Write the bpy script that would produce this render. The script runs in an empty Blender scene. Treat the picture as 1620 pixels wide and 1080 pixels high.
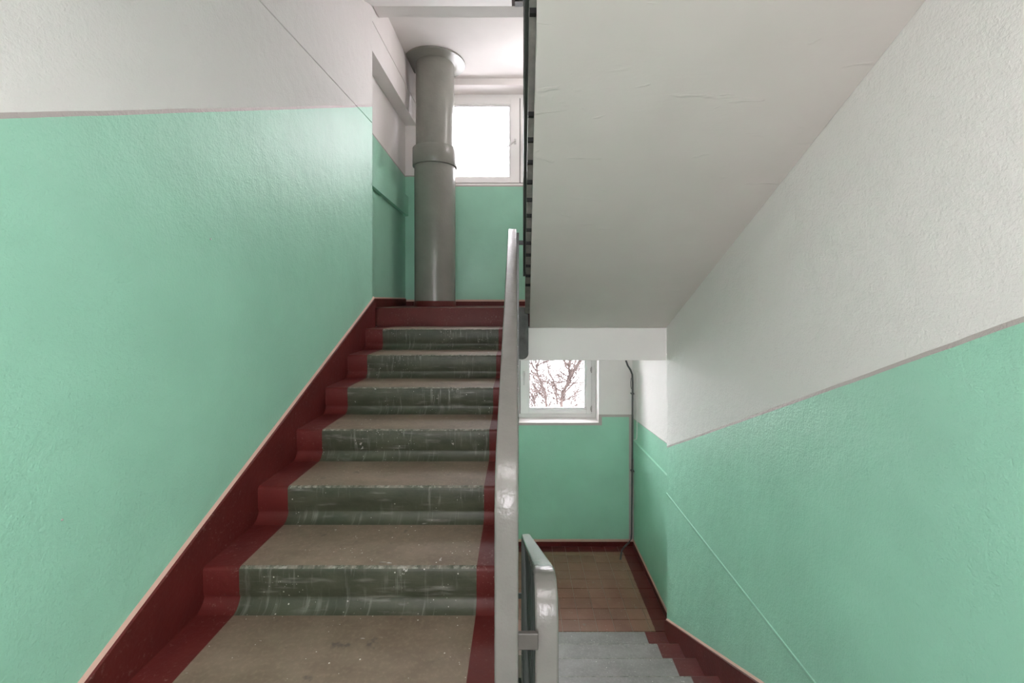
import bpy, bmesh, math, random
from mathutils import Vector
random.seed(7)
EYE = 1.411            # eye height above the floor landing the photographer stands on (its floor is z = 0)
F, CX, CY = 690.0, 822.0, 475.0
S = bpy.context.scene
C = S.collection

# ------------------------------------------------------------------ camera, sky, exposure
cam = bpy.data.cameras.new('camera')
cam.sensor_width = 36.0
cam.lens = F / 1620.0 * 36.0
cam.shift_x = (810 - CX) / 1620.0
cam.shift_y = -(540 - CY) / 1620.0
cam.clip_start = 0.02
cam.clip_end = 300
camo = bpy.data.objects.new('camera', cam)
C.objects.link(camo)
camo.location = (0, 0, EYE)
camo.rotation_euler = (math.pi / 2, 0, 0)
S.camera = camo

w = bpy.data.worlds.new('overcast_sky')
S.world = w
w.use_nodes = True
bg = w.node_tree.nodes['Background']
bg.inputs['Color'].default_value = (1.0, 0.945, 0.99, 1)
bg.inputs['Strength'].default_value = 14.0
S.view_settings.view_transform = 'Standard'
S.view_settings.look = 'None'
S.view_settings.gamma = 1
S.view_settings.use_curve_mapping = False
S.view_settings.exposure = 0.38
S.cycles.max_bounces = 14
S.cycles.diffuse_bounces = 9
S.cycles.transparent_max_bounces = 16
S.cycles.use_denoising = True
S.cycles.sample_clamp_indirect = 6

def area(name, loc, rot, sx, sy, power, color):
    l = bpy.data.lights.new(name, 'AREA')
    l.shape = 'RECTANGLE'; l.size = sx; l.size_y = sy; l.energy = power; l.color = color
    o = bpy.data.objects.new(name, l); C.objects.link(o)
    o.location = loc; o.rotation_euler = rot
    return o

area('landing_fill_light', (0.0, -0.2, EYE + 1.07), (0, 0, 0), 1.0, 0.9, 18, (1.0, 0.945, 0.955))  # fill light added above the near landing, without a fixture
def lamp(name, loc, power, radius, color):
    l = bpy.data.lights.new(name, 'POINT'); l.energy = power; l.shadow_soft_size = radius; l.color = color
    o = bpy.data.objects.new(name, l); C.objects.link(o); o.location = loc
    return o
lamp('upper_landing_fill_light', (0.62, 4.25, EYE + 2.30), 11, 0.12, (1.0, 0.945, 0.93))  # added fill to brighten the upper half-landing, hidden behind the soffit
lamp('lower_floor_fill_light', (-0.45, 0.35, EYE - 1.95), 34, 0.14, (1.0, 0.945, 0.955))  # added fill to brighten the lower landing from underneath

# ------------------------------------------------------------------ materials
def newmat(name, rough=0.5, spec=0.5):
    m = bpy.data.materials.new(name); m.use_nodes = True
    nt = m.node_tree
    b = nt.nodes['Principled BSDF']
    b.inputs['Roughness'].default_value = rough
    b.inputs['Specular IOR Level'].default_value = spec
    return m, nt, b

class NB:
    """small node-building helper"""
    def __init__(s, nt): s.nt = nt; s.N = nt.nodes; s.L = nt.links
    def pos(s):
        return s.N.new('ShaderNodeNewGeometry').outputs['Position']
    def scale(s, v, xyz):
        n = s.N.new('ShaderNodeVectorMath'); n.operation = 'MULTIPLY'
        s.L.new(v, n.inputs[0]); n.inputs[1].default_value = xyz
        return n.outputs[0]
    def noise(s, v, sc, det=4, rough=0.55, dist=0.0):
        n = s.N.new('ShaderNodeTexNoise'); s.L.new(v, n.inputs['Vector'])
        n.inputs['Scale'].default_value = sc; n.inputs['Detail'].default_value = det
        n.inputs['Roughness'].default_value = rough; n.inputs['Distortion'].default_value = dist
        return n.outputs['Fac']
    def voro(s, v, sc, feat='F1', out='Distance'):
        n = s.N.new('ShaderNodeTexVoronoi'); n.feature = feat
        s.L.new(v, n.inputs['Vector']); n.inputs['Scale'].default_value = sc
        return n.outputs[out]
    def ramp(s, f, lo, hi, a=0.0, b=1.0):
        n = s.N.new('ShaderNodeMapRange'); n.clamp = True
        s.L.new(f, n.inputs[0])
        for i, v in enumerate((lo, hi, a, b)): n.inputs[i + 1].default_value = v
        return n.outputs[0]
    def math(s, op, a, b=None):
        n = s.N.new('ShaderNodeMath'); n.operation = op
        for i, v in enumerate((a, b)):
            if v is None: continue
            if isinstance(v, (int, float)): n.inputs[i].default_value = v
            else: s.L.new(v, n.inputs[i])
        return n.outputs[0]
    def mix(s, f, a, b):
        n = s.N.new('ShaderNodeMix'); n.data_type = 'RGBA'
        if isinstance(f, (int, float)): n.inputs[0].default_value = f
        else: s.L.new(f, n.inputs[0])
        for i, v in ((6, a), (7, b)):
            if isinstance(v, tuple): n.inputs[i].default_value = (*v, 1)
            else: s.L.new(v, n.inputs[i])
        return n.outputs[2]
    def sep(s, v):
        n = s.N.new('ShaderNodeSeparateXYZ'); s.L.new(v, n.inputs[0]); return n.outputs
    def bump(s, h, strength, dist, prev=None):
        n = s.N.new('ShaderNodeBump'); s.L.new(h, n.inputs['Height'])
        n.inputs['Strength'].default_value = strength; n.inputs['Distance'].default_value = dist
        if prev is not None: s.L.new(prev, n.inputs['Normal'])
        return n.outputs[0]

GREEN = (0.335, 0.63, 0.485)
WHITE = (0.82, 0.785, 0.77)
MAUVE = (0.46, 0.40, 0.385)
PINK = (0.62, 0.40, 0.33)
RED = (0.095, 0.014, 0.012)

def paint_wall(name, line=None, bumpk=1.0, green=GREEN, white=WHITE, band=0.014, rough=0.42):
    """oil paint below a border line z = a + b*y, whitewash above, roller texture over all"""
    m, nt, b = newmat(name, rough, 0.4)
    q = NB(nt); p = q.pos()
    big = q.noise(p, 2.2, 3)
    gcol = q.mix(q.ramp(big, 0.3, 0.7), tuple(c * 0.94 for c in green), tuple(min(1, c * 1.05) for c in green))
    wcol = q.mix(q.ramp(big, 0.3, 0.7), tuple(c * 0.97 for c in white), white)
    if line is not None:
        a, k = line
        x, y, z = q.sep(p)
        h = q.math('SUBTRACT', q.math('SUBTRACT', z, q.math('MULTIPLY', y, k)), a + EYE)
        wob = q.math('MULTIPLY', q.math('SUBTRACT', q.noise(p, 5, 2), 0.5), 0.007)
        h = q.math('ADD', h, wob)
        up = q.math('GREATER_THAN', h, 0.0)
        mv = q.math('GREATER_THAN', h, -band)
        col = q.mix(mv, gcol, MAUVE)
        col = q.mix(up, col, wcol)
        rr = q.ramp(up, 0, 1, rough, 0.75)
        nt.links.new(rr, b.inputs['Roughness'])
    else:
        col = gcol
    nt.links.new(col, b.inputs['Base Color'])
    n1 = q.noise(p, 120, 3, 0.6)
    n2 = q.noise(p, 14, 4, 0.6)
    bm_ = q.bump(n1, 0.34 * bumpk, 0.006)
    bm_ = q.bump(n2, 0.22 * bumpk, 0.02, bm_)
    nt.links.new(bm_, b.inputs['Normal'])
    return m

def plain(name, col, rough=0.5, spec=0.5, var=0.08, vs=9, bump=0.1, bs=60, metal=0.0, bd=0.004):
    m, nt, b = newmat(name, rough, spec)
    q = NB(nt); p = q.pos()
    f = q.ramp(q.noise(p, vs, 4), 0.3, 0.7)
    nt.links.new(q.mix(f, tuple(c * (1 - var) for c in col), tuple(min(1, c * (1 + var)) for c in col)), b.inputs['Base Color'])
    b.inputs['Metallic'].default_value = metal
    if bump:
        nt.links.new(q.bump(q.noise(p, bs, 3), bump, bd), b.inputs['Normal'])
    return m

def stair_red():
    m, nt, b = newmat('oxblood_floor_paint', 0.48, 0.28)
    q = NB(nt); p = q.pos()
    n = q.noise(p, 6, 5)
    col = q.mix(q.ramp(n, 0.3, 0.7), tuple(c * 0.85 for c in RED), tuple(c * 1.2 for c in RED))
    sc = q.noise(q.scale(p, (1, 1, 1)), 70, 4, 0.7)
    wear = q.math('MULTIPLY', q.ramp(sc, 0.58, 0.75), q.ramp(q.noise(p, 4.5, 3), 0.42, 0.66))
    col = q.mix(q.math('MULTIPLY', wear, 0.75), col, (0.30, 0.19, 0.17))
    nt.links.new(col, b.inputs['Base Color'])
    nt.links.new(q.bump(q.noise(p, 40, 4), 0.25, 0.006), b.inputs['Normal'])
    return m

def flecks(q, p, col, amt=1.0):
    v = q.voro(p, 26); sel = q.noise(p, 3.0, 2)
    sp = q.math('MULTIPLY', q.math('LESS_THAN', v, 0.07), q.math('GREATER_THAN', sel, 0.5))
    wv = q.noise(q.scale(p, (1, 1, 1)), 20, 3, 0.6, 0.6)
    chip = q.math('MULTIPLY', q.math('GREATER_THAN', wv, 0.725), 0.85)
    col = q.mix(q.math('MULTIPLY', sp, 0.9 * amt), col, (0.62, 0.58, 0.52))
    col = q.mix(q.math('MULTIPLY', chip, amt), col, (0.42, 0.39, 0.36))
    v2 = q.voro(p, 60); s2 = q.noise(p, 5.0, 2)
    sp2 = q.math('MULTIPLY', q.math('LESS_THAN', v2, 0.11), q.math('GREATER_THAN', s2, 0.55))
    col = q.mix(q.math('MULTIPLY', sp2, 0.7 * amt), col, (0.55, 0.52, 0.47))
    st = q.noise(q.scale(p, (9, 30, 9)), 1.0, 3, 0.6, 1.2)
    sk = q.math('MULTIPLY', q.ramp(st, 0.70, 0.73), q.math('GREATER_THAN', q.noise(p, 4.0, 2), 0.52))
    return q.mix(q.math('MULTIPLY', sk, 0.75 * amt), col, (0.50, 0.48, 0.46))

def tread_mat(name, c1, c2):
    m, nt, b = newmat(name, 0.55, 0.4)
    q = NB(nt); p = q.pos()
    n = q.noise(q.scale(p, (1, 1.6, 1)), 5.5, 6, 0.62)
    col = q.mix(q.ramp(n, 0.32, 0.68), c1, c2)
    fine = q.noise(p, 70, 3)
    col = q.mix(q.math('MULTIPLY', q.ramp(fine, 0.5, 0.75), 0.3), col, tuple(c * 1.5 for c in c2))
    dark = q.noise(p, 16, 3)
    col = q.mix(q.math('MULTIPLY', q.ramp(dark, 0.66, 0.75), 0.55), col, (0.05, 0.045, 0.04))
    col = flecks(q, p, col)
    nt.links.new(col, b.inputs['Base Color'])
    nt.links.new(q.bump(q.noise(p, 45, 4), 0.2, 0.005), b.inputs['Normal'])
    return m

def riser_mat():
    m, nt, b = newmat('worn_green_riser_paint', 0.45, 0.45)
    q = NB(nt); p = q.pos()
    n = q.noise(q.scale(p, (1, 1, 2.5)), 7, 6, 0.6)
    col = q.mix(q.ramp(n, 0.35, 0.68), (0.031, 0.034, 0.020), (0.064, 0.065, 0.042))
    scr = q.noise(q.scale(p, (60, 1, 7)), 1.0, 4, 0.6)
    hz = q.noise(q.scale(p, (5, 1, 45)), 1.0, 4, 0.6)
    a = q.math('MULTIPLY', q.ramp(scr, 0.55, 0.78), q.ramp(q.noise(p, 5, 3), 0.4, 0.62))
    a2 = q.math('MULTIPLY', q.ramp(hz, 0.56, 0.75), q.ramp(q.noise(p, 6, 3), 0.4, 0.6))
    col = q.mix(q.math('MULTIPLY', a, 0.75), col, (0.30, 0.30, 0.26))
    col = q.mix(q.math('MULTIPLY', a2, 0.7), col, (0.27, 0.25, 0.23))
    col = flecks(q, p, col, 0.8)
    nt.links.new(col, b.inputs['Base Color'])
    nt.links.new(q.bump(q.noise(p, 35, 4), 0.25, 0.006), b.inputs['Normal'])
    return m

def nose_mat():
    m, nt, b = newmat('worn_step_nose', 0.5, 0.4)
    q = NB(nt); p = q.pos()
    n = q.noise(q.scale(p, (6, 1, 1)), 4, 5, 0.65)
    f = q.noise(p, 60, 3)
    col = q.mix(q.ramp(n, 0.38, 0.62), (0.055, 0.062, 0.040), (0.20, 0.175, 0.145))
    col = q.mix(q.math('MULTIPLY', q.ramp(f, 0.5, 0.68), 0.7), col, (0.36, 0.34, 0.30))
    nt.links.new(col, b.inputs['Base Color'])
    nt.links.new(q.bump(q.noise(p, 45, 4), 0.3, 0.006), b.inputs['Normal'])
    return m

def tile_mat():
    m, nt, b = newmat('worn_brown_floor_tile', 0.42, 0.45)
    q = NB(nt); p = q.pos()
    info = nt.nodes.new('ShaderNodeObjectInfo').outputs['Random']
    n = q.noise(p, 4, 5)
    brown = q.mix(q.ramp(n, 0.3, 0.7), (0.245, 0.098, 0.070), (0.325, 0.146, 0.108))
    olive = q.mix(q.ramp(n, 0.3, 0.7), (0.235, 0.135, 0.080), (0.29, 0.175, 0.115))
    x, y, z = q.sep(p)
    # the paint is worn to olive along the window and the outer wall
    far = q.math('MAXIMUM', q.ramp(y, 4.1, 4.75), q.ramp(x, 0.92, 1.12))
    far = q.math('MULTIPLY', far, q.ramp(q.noise(p, 3, 3), 0.25, 0.6, 0.55, 1.0))
    col = q.mix(far, brown, olive)
    col = q.mix(q.ramp(info, 0, 1, 0, 0.3), col, (0.14, 0.085, 0.065))
    wob = q.math('MULTIPLY', q.math('SUBTRACT', q.noise(p, 20, 2), 0.5), 0.012)
    edge = q.math('MAXIMUM', q.math('GREATER_THAN', q.math('ADD', x, wob), 1.137), q.math('GREATER_THAN', q.math('ADD', y, wob), 4.79))
    redc = q.mix(q.ramp(n, 0.3, 0.7), tuple(c * 0.9 for c in RED), tuple(c * 1.25 for c in RED))
    spot = q.noise(p, 9, 3)
    col = q.mix(q.math('MULTIPLY', q.ramp(spot, 0.68, 0.74), 0.35), col, (0.22, 0.24, 0.20))
    col = flecks(q, p, col, 0.7)
    col = q.mix(edge, col, redc)
    nt.links.new(col, b.inputs['Base Color'])
    nt.links.new(q.bump(q.noise(p, 30, 4), 0.2, 0.005), b.inputs['Normal'])
    return m

def soffit_mat():
    m, nt, b = newmat('whitewashed_stair_soffit', 0.5, 0.35)
    q = NB(nt); p = q.pos()
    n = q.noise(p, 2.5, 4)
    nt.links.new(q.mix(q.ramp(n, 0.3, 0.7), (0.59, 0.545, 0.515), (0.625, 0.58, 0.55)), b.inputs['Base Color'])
    tro = q.noise(q.scale(p, (2.5, 14, 14)), 1.0, 4, 0.6, 0.8)
    blob = q.ramp(q.noise(q.scale(p, (5, 16, 16)), 1.0, 2, 0.5, 1.0), 0.665, 0.73)
    bb = q.bump(tro, 0.10, 0.02)
    bb = q.bump(blob, 0.32, 0.005, bb)
    bb = q.bump(q.noise(p, 90, 3), 0.08, 0.004, bb)
    nt.links.new(bb, b.inputs['Normal'])
    return m

def glass_mat():
    m = bpy.data.materials.new('window_glass'); m.use_nodes = True
    nt = m.node_tree; nt.nodes.clear()
    o = nt.nodes.new('ShaderNodeOutputMaterial'); mx = nt.nodes.new('ShaderNodeMixShader')
    t = nt.nodes.new('ShaderNodeBsdfTransparent'); g = nt.nodes.new('ShaderNodeBsdfGlossy')
    t.inputs[0].default_value = (0.97, 0.98, 0.98, 1); g.inputs['Roughness'].default_value = 0.02
    fr = nt.nodes.new('ShaderNodeFresnel'); fr.inputs[0].default_value = 1.2
    nt.links.new(fr.outputs[0], mx.inputs[0]); nt.links.new(t.outputs[0], mx.inputs[1]); nt.links.new(g.outputs[0], mx.inputs[2])
    nt.links.new(mx.outputs[0], o.inputs[0])
    return m

M = {}
M['left'] = paint_wall('left_wall_paint', (-0.0238, 0.455))
M['right'] = paint_wall('right_wall_paint', (0.420, -0.457), 1.1)
M['rec_l'] = paint_wall('left_recess_paint', (1.467 + 0.0616 * 3.79, -0.0616), 0.7)
M['rec_r'] = paint_wall('right_recess_paint', (-1.243 + 0.0787 * 3.805, -0.0787), 0.7, band=0.006)
M['green'] = paint_wall('green_oil_paint', None, 0.7)
M['white'] = plain('white_wash', WHITE, 0.7, 0.3, 0.02, 4, 0.12, 50)
M['mauve'] = plain('bare_border_line', MAUVE, 0.6, 0.3, 0.04)
M['pink'] = plain('pinkish_border_line', PINK, 0.6, 0.3, 0.05)
M['red'] = stair_red()
M['tread'] = tread_mat('worn_brown_tread', (0.148, 0.106, 0.075), (0.212, 0.158, 0.116))
M['tread_grey'] = tread_mat('worn_grey_tread', (0.180, 0.165, 0.160), (0.245, 0.226, 0.220))
M['riser'] = riser_mat()
M['nose'] = nose_mat()
M['tile'] = tile_mat()
M['grout'] = plain('floor_grout', (0.34, 0.28, 0.24), 0.8, 0.2)
M['soffit'] = soffit_mat()
M['rail'] = plain('grey_rail_paint', (0.165, 0.154, 0.142), 0.27, 0.55, 0.06, 14, 0.35, 45, 0, 0.006)
M['bars'] = plain('dark_grey_steel_paint', (0.055, 0.060, 0.056), 0.35, 0.5, 0.12, 20, 0.2, 50)
M['tie'] = plain('shaded_rail_paint', (0.085, 0.075, 0.068), 0.45, 0.4, 0.1, 20, 0.3, 40)  # rail paint darkened: the near tie bar's shade is put into the colour
M['plate'] = plain('grey_side_plate_paint', (0.20, 0.19, 0.175), 0.45, 0.4, 0.2, 20, 0.4, 40)
M['edge'] = plain('dark_grey_edge_paint', (0.075, 0.078, 0.073), 0.45, 0.4, 0.25, 12, 0.5, 30, 0, 0.01)
M['chute'] = plain('olive_grey_pipe_paint', (0.215, 0.215, 0.188), 0.27, 0.5, 0.07, 5, 0.3, 26, 0, 0.008)
M['pvc'] = plain('white_window_plastic', (0.80, 0.79, 0.78), 0.3, 0.5, 0.01, 3, 0)
M['gasket'] = plain('grey_gasket', (0.12, 0.12, 0.12), 0.6, 0.3, 0.02, 3, 0)
M['black'] = plain('black_foot_paint', (0.02, 0.02, 0.02), 0.7, 0.2, 0.02, 3, 0)
M['metal'] = plain('white_handle_metal', (0.62, 0.61, 0.60), 0.3, 0.5, 0.02, 3, 0)
M['hinge'] = plain('grey_hinge_metal', (0.35, 0.33, 0.31), 0.35, 0.5, 0.03, 3, 0)
M['cable'] = plain('grey_conduit', (0.10, 0.10, 0.10), 0.45, 0.4, 0.1, 20, 0.1)
M['glass'] = glass_mat()
M['bark'] = plain('bare_bark', (0.040, 0.031, 0.028), 0.9, 0.1, 0.25, 6, 0.3, 30)
M['snow'] = plain('pale_snowy_ground', (0.86, 0.86, 0.86), 0.9, 0.1, 0.02, 0.2, 0)

# ------------------------------------------------------------------ object helpers
WLOC = {}
def props(o, kind=None, label=None, cat=None, group=None):
    if kind: o['kind'] = kind
    if label: o['label'] = label
    if cat: o['category'] = cat
    if group: o['group'] = group
    return o
def empty(name, loc, **k):
    o = bpy.data.objects.new(name, None); C.objects.link(o)
    loc = Vector((loc[0], loc[1], loc[2] + EYE)); o.location = loc; WLOC[o] = loc
    o.empty_display_size = 0.1
    return props(o, **k)
def mk(name, bm, mats, parent=None, smooth=None, recalc=True, **k):
    """link a bmesh (given in eye-relative metres) as one object with its origin at the middle of its foot"""
    for v in bm.verts: v.co.z += EYE
    if recalc: bmesh.ops.recalc_face_normals(bm, faces=bm.faces)
    xs = [v.co.x for v in bm.verts]; ys = [v.co.y for v in bm.verts]; zs = [v.co.z for v in bm.verts]
    loc = Vector(((min(xs) + max(xs)) / 2, (min(ys) + max(ys)) / 2, min(zs)))
    for v in bm.verts: v.co -= loc
    me = bpy.data.meshes.new(name); bm.to_mesh(me); bm.free()
    if not isinstance(mats, (list, tuple)): mats = [mats]
    for m in mats: me.materials.append(m)
    if smooth is not None:
        me.shade_smooth(); me.set_sharp_from_angle(angle=math.radians(smooth))
    o = bpy.data.objects.new(name, me); C.objects.link(o)
    WLOC[o] = loc
    if parent is not None:
        o.parent = parent; o.location = loc - WLOC[parent]
    else:
        o.location = loc
    return props(o, **k)
def box(bm, x0, x1, y0, y1, z0, z1, mi=0, bev=0.0):
    vs = [bm.verts.new((x, y, z)) for x in (x0, x1) for y in (y0, y1) for z in (z0, z1)]
    fs = [bm.faces.new([vs[i] for i in q]) for q in ((0, 1, 3, 2), (4, 6, 7, 5), (0, 4, 5, 1), (2, 3, 7, 6), (0, 2, 6, 4), (1, 5, 7, 3))]
    for f in fs: f.material_index = mi
    if bev:
        es = list({e for f in fs for e in f.edges})
        r = bmesh.ops.bevel(bm, geom=es, offset=bev, segments=2, affect='EDGES', profile=0.5)
        for f in r['faces']: f.material_index = mi
    return fs
def B(*a, **k):
    bm = bmesh.new(); box(bm, *a, **k); return bm
def prism(bm, prof, x0, x1, mi=0):
    """closed profile of (y, z) drawn out along x; x0/x1 may be functions of y"""
    fx0 = x0 if callable(x0) else (lambda y: x0)
    fx1 = x1 if callable(x1) else (lambda y: x1)
    a = [bm.verts.new((fx0(y), y, z)) for y, z in prof]; b = [bm.verts.new((fx1(y), y, z)) for y, z in prof]
    n = len(prof); fs = [bm.faces.new(a), bm.faces.new(list(reversed(b)))]
    for i in range(n):
        fs.append(bm.faces.new((a[i], b[i], b[(i + 1) % n], a[(i + 1) % n])))
    for f in fs: f.material_index = mi
    return fs
def sweep(bm, path, sect, xc=lambda y: 0.0, mi=0):
    """sweep a closed section (across x, along the normal) along a path lying in the (y, z) plane"""
    rings = []
    for i, (y, z) in enumerate(path):
        y0, z0 = path[max(0, i - 1)]; y1, z1 = path[min(len(path) - 1, i + 1)]
        t = Vector((y1 - y0, z1 - z0)).normalized(); nrm = Vector((-t.y, t.x))
        rings.append([bm.verts.new((xc(y) + sx, y + nrm.x * sn, z + nrm.y * sn)) for sx, sn in sect])
    n = len(sect)
    for r, s in zip(rings, rings[1:]):
        for i in range(n):
            f = bm.faces.new((r[i], r[(i + 1) % n], s[(i + 1) % n], s[i])); f.material_index = mi
    bm.faces.new(rings[0]); bm.faces.new(list(reversed(rings[-1])))
def tube(bm, pts, rad, seg=8, mi=0):
    """round tube through 3-D points, rad a number or one per point"""
    pts = [Vector(p) for p in pts]; rings = []
    up = Vector((0.31, 0.52, 0.79))
    for i, p in enumerate(pts):
        t = (pts[min(i + 1, len(pts) - 1)] - pts[max(0, i - 1)]).normalized()
        u = t.cross(up)
        if u.length < 1e-4: u = t.cross(Vector((1, 0, 0)))
        u.normalize(); v = t.cross(u)
        r = rad[i] if isinstance(rad, (list, tuple)) else rad
        rings.append([bm.verts.new(p + (u * math.cos(2 * math.pi * k / seg) + v * math.sin(2 * math.pi * k / seg)) * r) for k in range(seg)])
    for a, b in zip(rings, rings[1:]):
        for k in range(seg):
            f = bm.faces.new((a[k], a[(k + 1) % seg], b[(k + 1) % seg], b[k])); f.material_index = mi
    bm.faces.new(rings[0]); bm.faces.new(list(reversed(rings[-1])))
def lathe(bm, cx, cy, prof, seg=48, clampx=None):
    """closed (r, z) profile turned about a vertical axis"""
    rings = []
    for k in range(seg):
        a = 2 * math.pi * k / seg
        ring = []
        for r, z in prof:
            x = cx + r * math.cos(a)
            if clampx is not None: x = max(x, clampx)
            ring.append(bm.verts.new((x, cy + r * math.sin(a), z)))
        rings.append(ring)
    n = len(prof)
    for k in range(seg):
        a, b = rings[k], rings[(k + 1) % seg]
        for i in range(n):
            bm.faces.new((a[i], b[i], b[(i + 1) % n], a[(i + 1) % n]))
def L(y0, z0, y1, z1):
    return lambda y: z0 + (z1 - z0) * (y - y0) / (y1 - y0)

YB = -1.7                    # where the modelled stairwell stops behind the photographer
WL, WR = -1.155, 1.155       # stair walls
RL, RR = -1.286, 1.283       # set-back walls beside the half-landings
YC, YF = 3.42, 4.91          # corner of the set-back, window wall
ZLOW, ZUP = -2.761, -0.061   # lower and upper half-landing

# ------------------------------------------------------------------ walls
def panel_wall(name, X, out, y0, y1, joint, mat, depth=0.005, half=0.004, ridge=False, lo=-4.2, hi=3.3):
    """wall panel with a real horizontal joint along z = joint(y); out = +1 when the room lies towards +x"""
    bm = bmesh.new()
    back = X - out * 0.25
    steps = 12
    rows = []
    for i in range(steps + 1):
        y = y0 + (y1 - y0) * i / steps; zj = joint(y)
        if ridge:
            pr = [(X, lo), (X, zj - 0.020), (X + out * 0.0035, zj - 0.004), (X + out * 0.0042, zj), (X + out * 0.0035, zj + 0.003), (X, zj + 0.005), (X, hi), (back, hi), (back, lo)]
        else:
            pr = [(X, lo), (X, zj - half), (X - out * depth, zj - half * .4), (X - out * depth, zj + half * .4), (X, zj + half), (X, hi), (back, hi), (back, lo)]
        rows.append([bm.verts.new((x, y, z)) for x, z in pr])
    n = len(rows[0])
    for a, b in zip(rows, rows[1:]):
        for i in range(n): bm.faces.new((a[i], b[i], b[(i + 1) % n], a[(i + 1) % n]))
    bm.faces.new(rows[0]); bm.faces.new(list(reversed(rows[-1])))
    return mk(name, bm, mat, kind='structure')
wl = panel_wall('wall_left', WL, 1, YB, YC, L(1.934, 1.331, 3.363, 1.388), M['left'])
bm = bmesh.new()
for a in ((-1.4, -0.46, -4.2, 3.3), (0.46, 1.4, -4.2, 3.3), (-0.46, 0.46, -4.2, -0.75), (-0.46, 0.46, 0.45, 3.3)):
    box(bm, a[0], a[1], YB - 0.2, YB, a[2], a[3])
mk('wall_back_added', bm, M['white'], kind='structure')  # unseen wall added behind the camera, its opening sized for the fill daylight
wr = panel_wall('wall_right', WR, -1, YB, YC, L(1.703, -1.493, 3.42, -1.512), M['right'], ridge=True)

# set-back walls, with the proud precast band and the joint groove over it
bm = bmesh.new()
box(bm, RL - 0.25, RL, YC - 0.1, YF + 0.3, -4.2, 3.3)
wrl = mk('wall_left_recess', bm, M['rec_l'], kind='structure', label='green and white set-back wall left of the rubbish chute')
prof = lambda z0, z1, xa, xb: [(xa, z0), (xb, z0 + 0.0), (xb, z1 - 0.012), (xa, z1)]
def band(name, xw, xf, pts, mat, parent):
    bm = bmesh.new()
    (ya, z0a, z1a), (yb, z0b, z1b) = pts
    A = [bm.verts.new(v) for v in ((xw, ya, z0a), (xf, ya, z0a), (xf, ya, z1a), (xw, ya, z1a + 0.006))]
    D = [bm.verts.new(v) for v in ((xw, yb, z0b), (xf, yb, z0b), (xf, yb, z1b), (xw, yb, z1b + 0.006))]
    bm.faces.new(A); bm.faces.new(list(reversed(D)))
    for i in range(4): bm.faces.new((A[i], D[i], D[(i + 1) % 4], A[(i + 1) % 4]))
    return mk(name, bm, mat, parent)
band('wall_band', RL - 0.02, -1.250, ((YC + .005, 0.985, 1.205), (YF - .005, 0.945, 1.160)), M['green'], wrl)
bm = bmesh.new()
box(bm, RL - 0.02, WL - 0.004, YC + 0.002, YF, 1.965, 2.190)
box(bm, RL - 0.02, WL - 0.012, YC + 0.002, YF, 2.190, 2.202)
box(bm, RL - 0.02, WL - 0.004, YC + 0.002, YF, 2.202, 2.52)
mk('lintel', bm, M['white'], wrl)
bm = bmesh.new()
box(bm, RR, RR + 0.25, YC - 0.1, YF + 0.3, -4.2, 3.3)
wrr = mk('wall_right_recess', bm, M['rec_r'], kind='structure')
band('wall_band', RR + 0.02, RR - 0.014, ((YC + .005, -1.64, -1.495), (YF - .005, -1.77, -1.565)), M['green'], wrr)
band('lintel', RR + 0.02, RR - 0.014, ((YC + .005, -0.690, -0.47), (YF - .005, -0.775, -0.47)), M['white'], wrr)

# window wall, cut for two window openings, painted by zones
OX = 0.891
LZ0, LZ1, UZ0, UZ1 = -1.376, -0.29, 1.295, 2.423
def far_mat(x, z):
    if z < -0.9:
        if -OX - 0.036 < x < OX + 0.036 and LZ0 - 0.03 < z: return 2
        if x > 1.232 : return 2 if z < -1.284 else 1
        if z < -1.312: return 0
        return 2 if z < -1.284 else 1
    if z < ZUP - 0.05: return 1
    if -OX - 0.03 < x < OX + 0.03 and UZ0 - 0.014 < z < UZ0: return 2
    if z < 1.392: return 0
    return 2 if z < 1.405 else 1
xs = [-1.30, -OX - 0.036, -OX - 0.03, -OX, OX, OX + 0.03, OX + 0.036, 1.232, 1.30]
zs = [-4.2, LZ0 - 0.03, LZ0, -1.312, -1.284, LZ1, ZUP - 0.05, UZ0 - 0.014, UZ0, 1.392, 1.405, UZ1, 3.3]
bm = bmesh.new()
vg = {}
def gv(x, y, z):
    k = (round(x, 4), round(y, 4), round(z, 4))
    if k not in vg: vg[k] = bm.verts.new((x, y, z))
    return vg[k]
YO = YF + 0.34
def hole(xa, xb, za, zb):
    return xa >= -OX - 1e-6 and xb <= OX + 1e-6 and ((za >= LZ0 - 1e-6 and zb <= LZ1 + 1e-6) or (za >= UZ0 - 1e-6 and zb <= UZ1 + 1e-6))
for i in range(len(xs) - 1):
    for j in range(len(zs) - 1):
        a, b, c, d = xs[i], xs[i + 1], zs[j], zs[j + 1]
        if hole(a, b, c, d): continue
        f = bm.faces.new((gv(a, YF, c), gv(b, YF, c), gv(b, YF, d), gv(a, YF, d)))
        f.material_index = far_mat((a + b) / 2, (c + d) / 2)
        f = bm.faces.new((gv(a, YO, c), gv(a, YO, d), gv(b, YO, d), gv(b, YO, c))); f.material_index = 1
for e in [e for e in bm.edges if e.is_boundary and all(abs(v.co.y - YF) < 1e-6 for v in e.verts)]:
    p, q_ = e.verts
    f = bm.faces.new((p, q_, gv(q_.co.x, YO, q_.co.z), gv(p.co.x, YO, p.co.z))); f.material_index = 1
mk('wall_far', bm, [M['green'], M['white'], M['mauve']], kind='structure')

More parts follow.
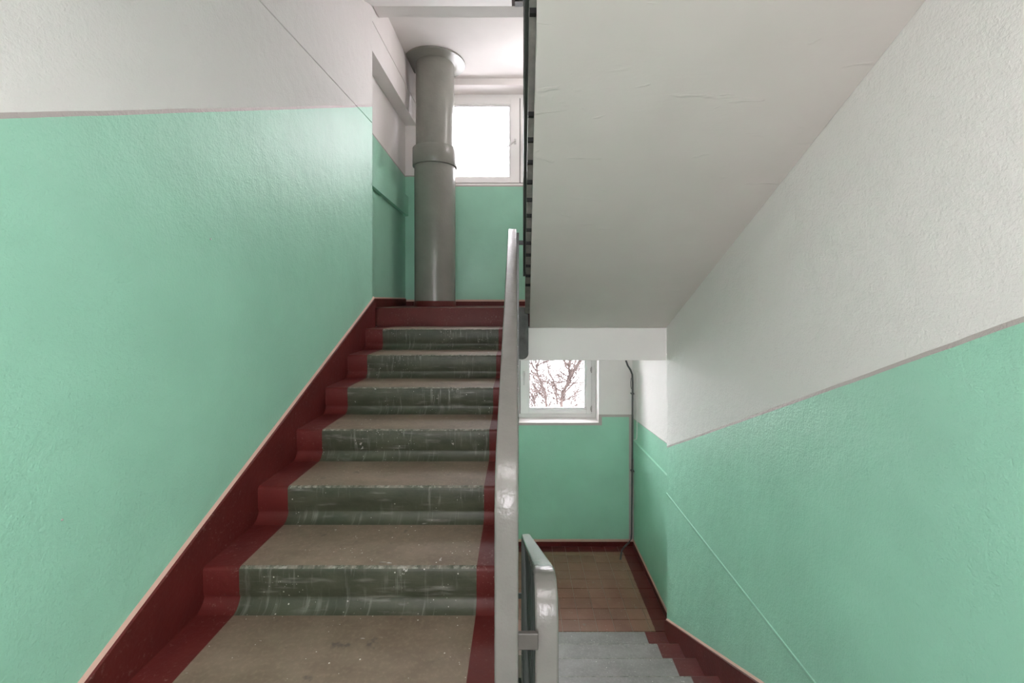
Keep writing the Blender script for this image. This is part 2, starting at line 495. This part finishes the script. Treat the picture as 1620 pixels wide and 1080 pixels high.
# ------------------------------------------------------------------ landings, beams, ceilings
bm = bmesh.new(); box(bm, -1.3, 1.3, YB, 0.90, -0.20 - EYE, 0.0 - EYE)
mk('floor', bm, M['tread_grey'], kind='structure', label='floor landing the photographer stands on')
mk('floor_shaft_closure', B(-1.4, 1.4, YB, 5.2, -4.3, -4.2), M['tread_grey'], kind='structure')  # slab added to close the shaft and keep sky light out from below
fl = mk('floor_lower_landing', B(-1.30, 1.30, 3.40, YF + 0.02, ZLOW - 0.18, ZLOW - 0.004), M['grout'], kind='structure')
jx = [-1.284, -1.256] + [-1.256 + 0.147 * i for i in range(1, 17)] + [1.272]
jy = [3.452, 3.503] + [3.503 + 0.1363 * i for i in range(1, 11)] + [4.90]
tile_mesh = {}
for i in range(len(jx) - 1):
    for j in range(len(jy) - 1):
        a, b, c, d = jx[i], jx[i + 1], jy[j], jy[j + 1]
        g = 0.0016
        if b - a < .02 or d - c < .02: continue
        key = (round(b - a, 3), round(d - c, 3))
        cx_, cy_ = (a + b) / 2, (c + d) / 2
        loc = Vector((cx_, cy_, ZLOW - 0.010 + random.uniform(-.0008, .0008) + EYE))
        if key not in tile_mesh:
            bm = bmesh.new()
            box(bm, -(b - a) / 2 + g, (b - a) / 2 - g, -(d - c) / 2 + g, (d - c) / 2 - g, 0, 0.010)
            top = [e for e in bm.edges if all(v.co.z > .009 for v in e.verts)]
            bmesh.ops.bevel(bm, geom=top, offset=0.0014, segments=1, affect='EDGES')
            bmesh.ops.recalc_face_normals(bm, faces=bm.faces)
            me = bpy.data.meshes.new('tile'); bm.to_mesh(me); bm.free(); me.materials.append(M['tile'])
            tile_mesh[key] = me
        o = bpy.data.objects.new('tile', tile_mesh[key]); C.objects.link(o)
        o.parent = fl; o.location = loc - WLOC[fl]
        o.rotation_euler = (random.uniform(-.003, .003), random.uniform(-.003, .003), 0)

BY0, BY1 = 3.43, 3.57
# upper half-landing: slab, red painted front riser and the beam that carries the flights
bm = bmesh.new()
box(bm, -1.30, 1.30, BY1, YF + 0.02, -0.214, ZUP, 0)
box(bm, -1.155, -0.06, 3.546, BY1, -0.214, ZUP, 0)
box(bm, 0.07, 1.155, 3.45, BY1, -0.200, ZUP, 0)
ul = mk('floor_upper_landing', bm, [M['red']], kind='structure')
nose = [(0.03, 0), (0.012, 0), (0.004, -0.003), (0, -0.012), (0.004, -0.15), (0.03, -0.15)]
bm = bmesh.new(); prism(bm, [(3.546 + a - 0.003, ZUP + b) for a, b in nose], -1.142, -0.06)
mk('landing_riser', bm, M['red'], ul, smooth=30)
mk('landing_soffit', B(-1.28, 1.26, BY1, YF, -0.232, -0.212), M['white'], ul)
mk('landing_beam', B(-1.154, 1.154, BY0, BY1, -0.472, -0.216, bev=0.004), M['white'], ul)
# dark painted end of the landing in the slot between the flights, its lower corner worn round
def edge_block(xa, xb, zb, zt, y0, y1, r, name, parent):
    bm = bmesh.new()
    pr = [(xa, zt), (xa, zb)] + [(xb - r + r * math.sin(t), zb + r - r * math.cos(t)) for t in [i * math.pi / 14 for i in range(8)]] + [(xb, zt - .012), (xb - .008, zt)]
    a = [bm.verts.new((x, y0, z)) for x, z in pr]; b = [bm.verts.new((x, y1, z)) for x, z in pr]
    bm.faces.new(a); bm.faces.new(list(reversed(b)))
    for i in range(len(pr)): bm.faces.new((a[i], b[i], b[(i + 1) % len(pr)], a[(i + 1) % len(pr)]))
    bmesh.ops.bevel(bm, geom=[e for e in bm.edges if all(abs(v.co.y - y0) < 1e-5 for v in e.verts)], offset=.006, segments=2, affect='EDGES')
    return mk(name, bm, M['edge'], parent, smooth=40)
edge_block(-0.055, 0.069, -0.460, -0.056, 3.405, 3.60, 0.045, 'landing_edge', ul)

# ceiling over the upper half-landing, and its beam
cu = mk('ceiling', B(-1.30, 1.30, 3.57, YF + 0.02, 2.498, 2.62), M['white'], kind='structure')
mk('ceiling_beam', B(-1.154, 1.154, 3.43, 3.57, 2.312, 2.66, bev=0.004), M['white'], cu)
edge_block(-0.036, 0.028, 2.306, 2.60, 3.36, 3.428, 0.012, 'landing_edge', cu)
mk('ceiling_top', B(-1.3, 1.3, YB, 5.0, 3.2, 3.3), M['white'], kind='structure')
mk('ceiling_floor_landing', B(-1.3, 1.3, YB, 0.88, 1.09, 1.289), M['white'], kind='structure')

# ------------------------------------------------------------------ stair flights
def step_mesh(dirn, run, xb, treadmat):
    """one precast step in local coordinates: nose at the origin, dirn=+1 climbs away from the camera. xb: x breaks (4)"""
    pr = [(run + 0.03, 0, 't'), (0.016, 0, 't'), (0.010, -0.0015, 't'), (0.004, -0.006, 'r'), (0.001, -0.014, 'r'), (0.004, -0.098, 'r'), (0.008, -0.106, 'r'), (0.009, -0.112, 'r'),
          (0.004, -0.124, 'r'), (-0.005, -0.136, 'r'), (-0.016, -0.145, 'r'), (-0.030, -0.1495, 'r'), (-0.030, -0.158, 'r'), (0.0, -0.158, 'r'), (run + 0.03, -0.010, 'r')]
    bm = bmesh.new()
    nx = []
    for i, x in enumerate(xb): nx.append(x)
    cols = [[bm.verts.new((x, dirn * y, z)) for y, z, _ in pr] for x in nx]
    n = len(pr)
    for s in range(len(nx) - 1):
        mid = (s == 1)
        for i in range(n):
            a, b = cols[s], cols[s + 1]
            f = bm.faces.new((a[i], b[i], b[(i + 1) % n], a[(i + 1) % n]))
            f.material_index = 0 if not mid else (1 if i < 1 else 3 if i < 3 else 2)
    bm.faces.new(cols[0]); bm.faces.new(list(reversed(cols[-1])))
    bmesh.ops.recalc_face_normals(bm, faces=bm.faces)
    me = bpy.data.meshes.new('step'); bm.to_mesh(me); bm.free()
    for m in (M['red'], treadmat, M['riser'], M['nose']): me.materials.append(m)
    me.shade_smooth(); me.set_sharp_from_angle(angle=math.radians(35))
    return me
def flight(label, dirn, d0, z0, run, n, xb, treadmat, soff, x0, x1, group='flights of stairs'):
    """soff(y): height of the sloping underside"""
    yend = d0 + dirn * run * n
    root = empty('stair_flight', ((xb[0] + xb[-1]) / 2, d0, z0 - 0.15), label=label, cat='staircase', group=group)
    me = step_mesh(dirn, run, xb, treadmat)
    for j in range(n):
        o = bpy.data.objects.new('step', me); C.objects.link(o); o.parent = root
        o.location = Vector((0, d0 + dirn * run * j, z0 + 0.15 * j + EYE)) - WLOC[root]
    bm = bmesh.new()
    top = lambda y: z0 - 0.150 + (y - d0) * dirn * 0.15 / run
    ya, yb = d0 - dirn * 0.072, yend
    if callable(x0):
        rg = random.Random(4); N = 90
        under = [yb + (ya - yb) * i / N for i in range(N + 1)]
        jit = {round(y, 5): rg.uniform(-.0022, .0022) for y in under}
        xj = lambda y: x0(y) + jit.get(round(y, 5), 0)
        prism(bm, [(ya, top(ya)), (yb, top(yb))] + [(y, soff(y)) for y in under], xj, x1)
    else:
        prism(bm, [(ya, top(ya)), (yb, top(yb)), (yb, soff(yb)), (ya, soff(ya))], x0, x1)
    mk('waist_slab', bm, M['soffit'], root)
    return root
XA = [-1.142, -1.010, -0.155, -0.06]
flA = flight('flight of worn brown steps with red edges climbing to the chute', 1, 0.909, -1.261, 0.3296, 8, XA, M['tread'], L(3.43, -0.388, 2.43, -0.843), -1.142, -0.062)
XBs = [0.066, 0.085, 1.000, 1.142]
flB = flight('flight of grey steps going down to the tiled landing', -1, 3.45, -2.611, 0.31, 8, [0.066, 0.080, 0.985, 1.142], M['tread_grey'], L(3.43, -2.93, 2.43, -2.446), 0.068, 1.142)
xl = lambda y: 0.0513 + 0.0131 * (y - 1.25)
flC = flight('flight overhead at right, seen from below as a sloping whitewashed soffit', -1, 3.36, 0.089, 0.31, 8, [0.085, 0.12, 1.0, 1.15], M['tread_grey'], L(3.43, -0.214, 2.43, 0.273), xl, 1.154)
bm = bmesh.new()
sof = L(3.43, -0.214, 2.43, 0.273)
prism(bm, [(1.0, sof(1.0) + .05), (3.3, sof(3.3) + .05), (3.3, sof(3.3) + .22), (1.0, sof(1.0) + .22)], lambda y: 0.0215 + 0.0060 * y, lambda y: xl(y) + .03)
mk('side_plate', bm, M['plate'], flC)
# the next flight above the left one: only its underside shows
bm = bmesh.new(); so = L(3.43, 2.312, 2.43, 1.857)
prism(bm, [(0.7, so(0.7)), (3.43, so(3.43)), (3.43, so(3.43) + .3), (0.7, so(0.7) + .3)], -1.154, -0.06)
mk('ceiling_sloping_soffit', bm, M['white'], kind='structure')

# ------------------------------------------------------------------ skirtings painted oxblood, with their pinkish top line
def sloped_skirt(name, xw, xf, path_top, path_bot, band=0.012):
    """path_top/path_bot: matching lists of (y, z)"""
    bm = bmesh.new()
    rows = []
    for (y, zt), (_, zb) in zip(path_top, path_bot):
        rows.append([bm.verts.new((x, y, z)) for x, z in ((xf, zb), (xf, zt - 0.004), (xf - (xf - xw) * .35, zt), (xf - (xf - xw) * .75, zt + band), (xw, zt + band), (xw, zb))])
    for a, b in zip(rows, rows[1:]):
        for i in range(6):
            f = bm.faces.new((a[i], b[i], b[(i + 1) % 6], a[(i + 1) % 6]))
            f.material_index = 1 if i in (2, 3) else 0
    bm.faces.new(rows[0]); bm.faces.new(list(reversed(rows[-1])))
    return mk(name, bm, [M['red'], M['pink']], kind='structure')
lt = L(1.1478, -1.0064, 3.456, 0.02)
ys = [0.55, 1.2, 1.9, 2.6, 3.40, 3.452]
sloped_skirt('baseboard_left', WL - 0.004, -1.140, [(y, lt(y)) for y in ys], [(y, lt(y) - 0.55) for y in ys[:-2]] + [(3.40, -0.42), (3.452, -0.36)])
rt = L(3.311, -2.447, 2.085, -1.828)
ys = [0.6, 1.2, 1.9, 2.6, 3.30, 3.418]
sloped_skirt('baseboard_right', WR + 0.004, 1.140, [(y, rt(y)) for y in ys], [(y, rt(y) - 0.50) for y in ys[:-1]] + [(3.418, ZLOW + 0.0)])
sloped_skirt('baseboard_left_recess', RL - 0.004, RL + 0.012, [(y, 0.018) for y in (3.425, 4.9)], [(y, ZUP) for y in (3.425, 4.9)], 0.010)
sloped_skirt('baseboard_right_recess', RR + 0.004, RR - 0.012, [(y, -2.712) for y in (3.425, 4.9)], [(y, ZLOW) for y in (3.425, 4.9)], 0.024)
def far_skirt(name, z0, z1, band):
    bm = bmesh.new()
    box(bm, -1.275, 1.28, YF - 0.012, YF + 0.004, z0, z1, 0)
    box(bm, -1.275, 1.28, YF - 0.006, YF + 0.004, z1, z1 + band, 1)
    return mk(name, bm, [M['red'], M['pink']], kind='structure')
far_skirt('baseboard_far_lower', ZLOW, -2.712, 0.026)
far_skirt('baseboard_far_upper', ZUP, -0.012, 0.02)

# ------------------------------------------------------------------ windows
def window(name, z0, z1, botgap, handle_z, tilt):
    root = empty(name, (0, YF + 0.25, z0), kind='structure')
    y0, y1 = YF + 0.225, YF + 0.30
    fw = 0.042
    bm = bmesh.new()
    for a in ((-OX, -OX + fw, z0, z1), (OX - fw, OX, z0, z1), (-OX + fw, OX - fw, z0, z0 + botgap), (-OX + fw, OX - fw, z1 - fw, z1)):
        box(bm, a[0], a[1], y0, y1, a[2], a[3], bev=0.003)
    mk('window_frame', bm, M['pvc'], root)
    bm = bmesh.new()
    box(bm, -OX + fw, OX - fw, y0 + .012, y1 - .01, z0 + botgap, z0 + botgap + .006)
    box(bm, 0.0005, 0.0085, y0 + .012, y1 - .01, z0 + botgap, z1 - fw)
    box(bm, -OX + fw, OX - fw, y0 + .012, y1 - .01, z1 - fw - .005, z1 - fw)
    box(bm, OX - fw - .006, OX - fw, y0 + .012, y1 - .01, z0 + botgap, z1 - fw)
    box(bm, -OX + fw, -OX + fw + .006, y0 + .012, y1 - .01, z0 + botgap, z1 - fw)
    mk('gasket', bm, M['gasket'], root)
    ys0, ys1 = y0 - 0.016, y1 - 0.02
    for s in (-1, 1):
        xa, xb = (0.0085, OX - fw - 0.005) if s > 0 else (-OX + fw + 0.005, 0.0005)
        za, zb = z0 + botgap + 0.005, z1 - fw - 0.004
        bw = 0.092 if s > 0 else 0.108
        bs = 0.066
        xi0, xi1 = (xa + 0.096, xb - 0.062) if s > 0 else (xa + 0.062, xb - 0.108)
        zi0, zi1 = za + (0.052 if botgap < .05 else 0.058), zb - 0.075
        bm = bmesh.new()
        for a in ((xa, xi0, za, zb), (xi1, xb, za, zb), (xi0, xi1, za, zi0), (xi0, xi1, zi1, zb)):
            box(bm, a[0], a[1], ys0, ys1, a[2], a[3], bev=0.004)
        # glazing bead, one slope in from the sash face
        for a in ((xi0, xi0 + .012, zi0, zi1), (xi1 - .012, xi1, zi0, zi1), (xi0 + .012, xi1 - .012, zi0, zi0 + .012), (xi0 + .012, xi1 - .012, zi1 - .012, zi1)):
            box(bm, a[0], a[1], ys0 + .012, ys1 - .012, a[2], a[3])
        sash = mk('sash', bm, M['pvc'], root)
        bm = bmesh.new()
        for a in ((xi0 + .012, xi0 + .015, zi0 + .012, zi1 - .012), (xi1 - .015, xi1 - .012, zi0 + .012, zi1 - .012), (xi0 + .015, xi1 - .015, zi0 + .012, zi0 + .015), (xi0 + .015, xi1 - .015, zi1 - .015, zi1 - .012)):
            box(bm, a[0], a[1], ys0 + .018, ys1 - .02, a[2], a[3])
        mk('glazing_seal', bm, M['gasket'], sash)
        mk('pane', B(xi0 + .010, xi1 - .010, ys0 + .028, ys0 + .034, zi0 + .010, zi1 - .010), M['glass'], sash)
        hx = xa + 0.045 if s > 0 else xb - 0.052
        bm = bmesh.new()
        box(bm, hx - .014, hx + .014, ys0 - .012, ys0 + .002, handle_z - .032, handle_z + .032, bev=.004)
        t = tilt if s < 0 else 0.0
        dx, dz = -math.sin(t), -math.cos(t)
        tube(bm, [(hx, ys0, handle_z), (hx, ys0 - .035, handle_z), (hx + dx * .02, ys0 - .047, handle_z + dz * .02), (hx + dx * .13, ys0 - .047, handle_z + dz * .13)], [.009, .009, .010, .008], 8)
        mk('handle', bm, M['metal'], sash, smooth=40)
        hxx = xb - 0.002 if s > 0 else xa + 0.002
        for hz in (za + 0.06, zb - 0.12, (za + zb) / 2 + .02):
            bm = bmesh.new()
            tube(bm, [(hxx, ys0 - .006, hz - .035), (hxx, ys0 - .006, hz + .035)], .007, 8)
            box(bm, hxx - .012, hxx + .003, ys0 - .004, ys0 + .004, hz - .02, hz + .02)
            mk('hinge', bm, M['hinge'], sash)
    return root
window('window_1', LZ0, LZ1, 0.040, -0.855, 0.0)
window('window_2', UZ0 + 0.001, UZ1, 0.082, 1.862, 0.85)

# ------------------------------------------------------------------ railings
def rail_section(wd, th, r=0.006):
    p = []
    for sx, sy in ((1, 1), (-1, 1), (-1, -1), (1, -1)):
        a0 = {(1, 1): 0, (-1, 1): 90, (-1, -1): 180, (1, -1): 270}[(sx, sy)]
        for k in range(4):
            a = math.radians(a0 + 30 * k)
            p.append((sx * (wd / 2 - r) + r * math.cos(a), sy * (th / 2 - r) + r * math.sin(a)))
    return p
def bent_path(ya, yb, line, zfa, zfb, r):
    """up at ya, bend, along line(y), bend, down at yb"""
    s = 1 if yb > ya else -1
    sl = (line(yb) - line(ya)) / (yb - ya)
    def corner(y, towards):
        z = line(y); out = []
        dv = Vector((0, -1)); ds = Vector((towards, sl * towards)).normalized()
        P0 = Vector((y, z)) + dv * r; P2 = Vector((y, z)) + ds * r; P1 = Vector((y, z))
        for k in range(9):
            t = k / 8; out.append(tuple(P0 * (1 - t) ** 2 + P1 * 2 * t * (1 - t) + P2 * t * t))
        return out
    a = corner(ya, s); b = corner(yb, -s)
    mid = [(ya + (yb - ya) * t, line(ya + (yb - ya) * t)) for t in (.3, .5, .7)]
    low = [(ya, zfa), (ya, (zfa + a[0][1]) / 2)]
    return low + a + mid + list(reversed(b)) + [(yb, (zfb + b[0][1]) / 2), (yb, zfb)]
def railing(label, ya, yb, line, zfa, zfb, xc, nose, baroff, bx, r, stub_to, spacing=0.105, wd=0.051, hand='rail', lowoff=0.10, stub_z=-0.06, barx=None, feet=None):
    root = empty('stair_railing', (xc(ya), ya, zfa), label=label, cat='railing', group='steel stair railings')
    bm = bmesh.new(); sweep(bm, bent_path(ya, yb, line, zfa, zfb, r), rail_section(wd, 0.020), xc)
    mk('handrail', bm, M[hand], root, smooth=50)
    xb = barx or (lambda y: xc(y) + baroff)
    lo = lambda y: nose(y) + lowoff
    y0, y1 = min(ya, yb) + 0.03, max(ya, yb) - 0.03
    bm = bmesh.new(); sweep(bm, [(y0, lo(y0)), ((y0 + y1) / 2, lo((y0 + y1) / 2)), (y1, lo(y1))], rail_section(bx, 0.012, .003), xb)
    mk('bottom_bar', bm, M['bars'], root)
    n = int((y1 - y0 - 0.1) / spacing)
    for i in range(n + 1):
        y = y0 + 0.06 + i * (y1 - y0 - 0.12) / n
        bm = bmesh.new(); box(bm, xb(y) - bx / 2, xb(y) + bx / 2, y - .006, y + .006, lo(y) - .004, line(y) - .009)
        mk('baluster', bm, M['bars'], root)
    if feet:
        for y in feet[0]:
            zz = feet[1](y)
            mk('foot', B(xb(y) + bx / 2, stub_to(y) - .012, y - .009, y + .009, zz - .012, zz + .02), M['black'], root)
        return root
    k = 4
    for i in range(k):
        y = y0 + 0.12 + i * (y1 - y0 - 0.3) / (k - 1)
        bm = bmesh.new()
        zz = nose(y) + stub_z
        box(bm, xb(y) - .008, xb(y) + .008, y - .012, y + .012, zz - .03, lo(y))
        box(bm, min(xb(y), stub_to(y)), max(xb(y), stub_to(y)), y - .012, y + .012, zz - .03, zz)
        mk('bracket', bm, M['bars'], root)
    return root
nA = L(1.568, -0.961, 1.8976, -0.811)
rA = railing('grey painted handrail of the left flight, tallest and nearest', 0.93, 2.775, lambda y: 0.455 * y - 0.797, -1.26, -0.35, lambda y: -0.0195 - 0.0091 * y, nA, 0.006, 0.026, 0.10, lambda y: -0.064, barx=lambda y: -0.017)
nB = lambda y: -2.611 + 0.484 * (3.45 - y)
rB = railing('grey painted handrail going down beside the grey steps', 0.95, 2.76, lambda y: -0.139 - 0.487 * y, -1.56, -2.42, lambda y: 0.0713 - 0.0128 * y, nB, -0.012, 0.026, 0.13, lambda y: 0.072)
nC = lambda y: 0.089 + 0.484 * (3.36 - y)
rC = railing('dark steel railing of the overhead flight, seen edge-on beside its soffit', 0.95, 3.0, lambda y: 0.089 + 0.484 * (3.36 - y) + 0.85, 1.10, 0.165, lambda y: 0.016 + 0.0052 * y, nC, 0.0, 0.014, 0.12, lambda y: xl(y) + .01, wd=0.016, hand='bars', lowoff=-0.08, spacing=0.112,
             feet=([1.085, 1.197, 1.31] + [1.647 + .112 * i for i in range(12)], lambda y: 1.5064 - 0.487 * y))
# short flat bars that tie neighbouring railings together
mk('tie_bar', B(-0.016, 0.040, 0.925, 0.935, -0.742, -0.707, bev=.002), M['tie'], rA)
mk('tie_bar', B(-0.045, 0.030, 2.84, 2.85, 0.362, 0.391, bev=.002), M['bars'], rC)
mk('tie_bar', B(-0.075, 0.034, 2.755, 2.765, -1.885, -1.851, bev=.002), M['bars'], rB)
mk('tie_tab', B(0.014, 0.030, 2.742, 2.752, -1.965, -1.84, bev=.002), M['bars'], rB)

# ------------------------------------------------------------------ rubbish chute
PX, PY = -0.888, 4.585
ch = empty('rubbish_chute', (PX, PY, ZUP), label='thick olive grey painted rubbish chute pipe from landing to ceiling', cat='pipe')
bm = bmesh.new(); lathe(bm, PX, PY, [(0.0, ZUP + .04), (0.211, ZUP + .04), (0.213, 1.40), (0.0, 1.40)]); mk('lower_pipe', bm, M['chute'], ch, smooth=40)
bm = bmesh.new(); lathe(bm, PX, PY, [(0.0, 1.40), (0.198, 1.40), (0.198, 2.47), (0.0, 2.47)]); mk('upper_pipe', bm, M['chute'], ch, smooth=40)
bm = bmesh.new(); lathe(bm, PX, PY, [(0.20, 1.393), (0.228, 1.393), (0.231, 1.397), (0.231, 1.578), (0.227, 1.584), (0.196, 1.586)]); mk('collar', bm, M['chute'], ch, smooth=40)
bm = bmesh.new(); lathe(bm, PX, PY, [(0.19, 2.455), (0.20, 2.468), (0.24, 2.477), (0.312, 2.480), (0.314, 2.487), (0.312, 2.497), (0.19, 2.497)], 64, WL + .004); mk('ceiling_flange', bm, M['chute'], ch, smooth=40)
bm = bmesh.new(); lathe(bm, PX, PY, [(0.0, ZUP), (0.219, ZUP), (0.217, ZUP + .048), (0.211, ZUP + .056), (0.0, ZUP + .056)]); mk('painted_foot', bm, M['red'], ch, smooth=40)

# ------------------------------------------------------------------ conduit in the far right corner of the lower landing
def P(px, py, d): return ((px - CX) * d / F, d, (CY - py) * d / F)
bm = bmesh.new()
cd = YF - 0.035
pts = [P(989.5, 560, cd), P(990.5, 571, cd), P(993, 578, cd), P(997.5, 585, cd), P(1000.2, 592, cd), P(1000.8, 605, cd), P(1000.3, 700, cd), P(1000.0, 780, cd), P(999.4, 843, cd), P(998.6, 852, cd), P(995, 858, cd - .01), P(988.5, 864, cd - .10), P(983.5, 870, cd - .17), P(981.5, 878, cd - .23)]
pts[-1] = (pts[-1][0], pts[-1][1], ZLOW)
tube(bm, pts, 0.0098, 10)
cdt = mk('conduit', bm, M['cable'], None, smooth=50, label='dark grey conduit pipe running down the corner beside the lower window', cat='pipe')
for y in (622.5, 745):
    a = P(1000.3, y, cd)
    bm = bmesh.new(); box(bm, a[0] - .014, a[0] + .020, a[1] - .013, YF, a[2] - .006, a[2] + .006)
    mk('pipe_clip', bm, M['cable'], cdt)
bm = bmesh.new()
tube(bm, [P(1000, 597, cd), P(998.4, 598, cd), P(997.8, 604, cd), P(997.8, 610, cd), P(998.5, 614, cd), P(1000, 615.5, cd)], 0.003, 6)
mk('cable_loop', bm, M['cable'], cdt, smooth=60)
bm = bmesh.new()
cw = RR - 0.005
def W(px, py):
    d = cw * F / (px - CX); return (cw, d, (CY - py) * d / F)
tube(bm, [W(1008.2, 586), W(1008.0, 640), W(1007.4, 690), W(1006.8, 694.5), W(1003.2, 695.5)], 0.0042, 6)
mk('thin_cable', bm, M['white'], cdt, smooth=60)

# paint blobs and a screw on the left wall
def on_left(px, py): 
    d = WL * F / (px - CX); return (d, (CY - py) * d / F)
for px, py, r, m in ((333, 378, 0.0045, 'metal'), (98, 822, 0.003, 'mauve')):
    y, z = on_left(px, py)
    bm = bmesh.new()
    n = 12
    a = [bm.verts.new((WL - .001, y + r * math.cos(2 * math.pi * k / n), z + r * math.sin(2 * math.pi * k / n))) for k in range(n)]
    b = [bm.verts.new((WL + .0025, y + .7 * r * math.cos(2 * math.pi * k / n), z + .7 * r * math.sin(2 * math.pi * k / n))) for k in range(n)]
    bm.faces.new(b)
    for k in range(n): bm.faces.new((a[k], a[(k + 1) % n], b[(k + 1) % n], b[k]))
    mk('screw_head', bm, M[m], wl)

# ------------------------------------------------------------------ outside: snowy ground and bare trees
mk('ground', B(-120, 120, 7.0, 160, -10.2, -10.0), M['snow'], kind='structure')
def branch(bm, p, dv, ln, r, depth, rng):
    n = 4; pts = [p]; rad = [r]; q = Vector(p); dv = Vector(dv).normalized()
    for i in range(n):
        dv = (dv + Vector((rng.uniform(-.28, .28), rng.uniform(-.28, .28), rng.uniform(-.16, .26)))).normalized()
        q = q + dv * ln / n; pts.append(q.copy()); rad.append(r * (1 - .7 * (i + 1) / n))
        if depth > 0 and i >= 0:
            for _ in range(2 if depth > 1 else 1):
                sd = (dv + Vector((rng.uniform(-1, 1), rng.uniform(-1, 1), rng.uniform(-.5, .8)))).normalized()
                branch(bm, q.copy(), sd, ln * rng.uniform(.45, .7), rad[-1] * .62 + .0015, depth - 1, rng)
    tube(bm, pts, rad, 5 if depth else 4)
def tree(label, d, trunk, limbs, seed, rbase, twig):
    rng = random.Random(seed)
    tp = [Vector(P(x, y, d + rng.uniform(-.1, .1))) for x, y in trunk]
    tp = [Vector((tp[0].x + .1, tp[0].y, -10.0))] + tp
    root = empty('bare_tree', tp[0], label=label, cat='tree', group='bare trees outside the lower window')
    bm = bmesh.new()
    tube(bm, tp, [rbase * 1.7] + [rbase * (1 - .65 * i / len(tp)) for i in range(len(tp) - 1)], 8)
    mk('trunk', bm, M['bark'], root, smooth=60)
    tw = bmesh.new()
    for lb, lr in limbs:
        lp = [Vector(P(x, y, d + rng.uniform(-.3, .3))) for x, y in lb]
        bm = bmesh.new(); tube(bm, lp, [lr * (1 - .6 * i / len(lp)) for i in range(len(lp))], 6); mk('limb', bm, M['bark'], root, smooth=60)
        for a, b in zip(lp, lp[1:]):
            for _ in range(twig):
                t = rng.random(); q = a.lerp(b, t)
                branch(tw, q, (rng.uniform(-1, 1), rng.uniform(-.7, .7), rng.uniform(-.2, 1)), rng.uniform(.25, .7), lr * .40, 1, rng)
    for a, b in zip(tp[1:], tp[2:]):
        for _ in range(twig):
            q = a.lerp(b, rng.random())
            branch(tw, q, (rng.uniform(-1, 1), rng.uniform(-.7, .7), rng.uniform(-.1, 1)), rng.uniform(.4, 1.0), rbase * .38, 2, rng)
    mk('twigs', tw, M['bark'], root, kind='stuff')
tree('bare tree with a forked trunk right of centre in the lower window', 11.0,
     [(889, 672), (888, 636), (890, 622), (896, 611), (900, 598), (901.5, 589), (899.5, 579), (903, 563), (906, 535), (904, 500)],
     [([(901.5, 590), (909, 583), (914, 577), (919, 569), (926, 555), (933, 530)], .030), ([(889, 628), (895, 619), (902, 612), (908, 606)], .022),
      ([(888, 634), (880, 628), (875, 615), (872, 603)], .018), ([(899.5, 579), (892, 571), (886, 562), (880, 545)], .022)], 3, 0.042, 4)
tree('bare leaning tree at the left of the lower window', 12.5,
     [(867, 668), (864.5, 643), (862.5, 622), (859, 612), (853, 599), (849.5, 588), (850, 578), (853, 570), (858, 545), (856, 510)],
     [([(853, 599), (846, 590), (840, 588)], .02), ([(850, 578), (858, 574), (868, 571), (880, 569)], .02), ([(882, 640), (878, 610), (875, 600), (868, 590), (866, 574), (868, 550)], .028),
      ([(849.5, 588), (843, 578), (838, 566)], .018)], 11, 0.034, 4)
def shrub(label, px, py, d, h, seed, n):
    rng = random.Random(seed); base = Vector(P(px, py, d)); root_z = base.z - 2.0
    bm = bmesh.new()
    for _ in range(n):
        q = base + Vector((rng.gauss(0, .35), rng.gauss(0, .3), rng.uniform(-1.2, .5)))
        branch(bm, q, (rng.uniform(-1, 1), rng.uniform(-.8, .8), rng.uniform(.1, 1.2)), h * rng.uniform(.4, 1), .016, 2, rng)
    tube(bm, [(base.x, base.y, -10.0), (base.x + .05, base.y, -6), tuple(base)], [.07, .05, .02], 6)
    mk('bare_thicket', bm, M['bark'], None, label=label, cat='shrub', group='bare thickets outside the lower window')
shrub('dense brown thicket of twigs at the left edge of the lower pane', 846, 632, 15, .9, 5, 46)
shrub('thin thicket of twigs at the right edge of the lower pane', 914, 645, 20, 1.1, 9, 34)
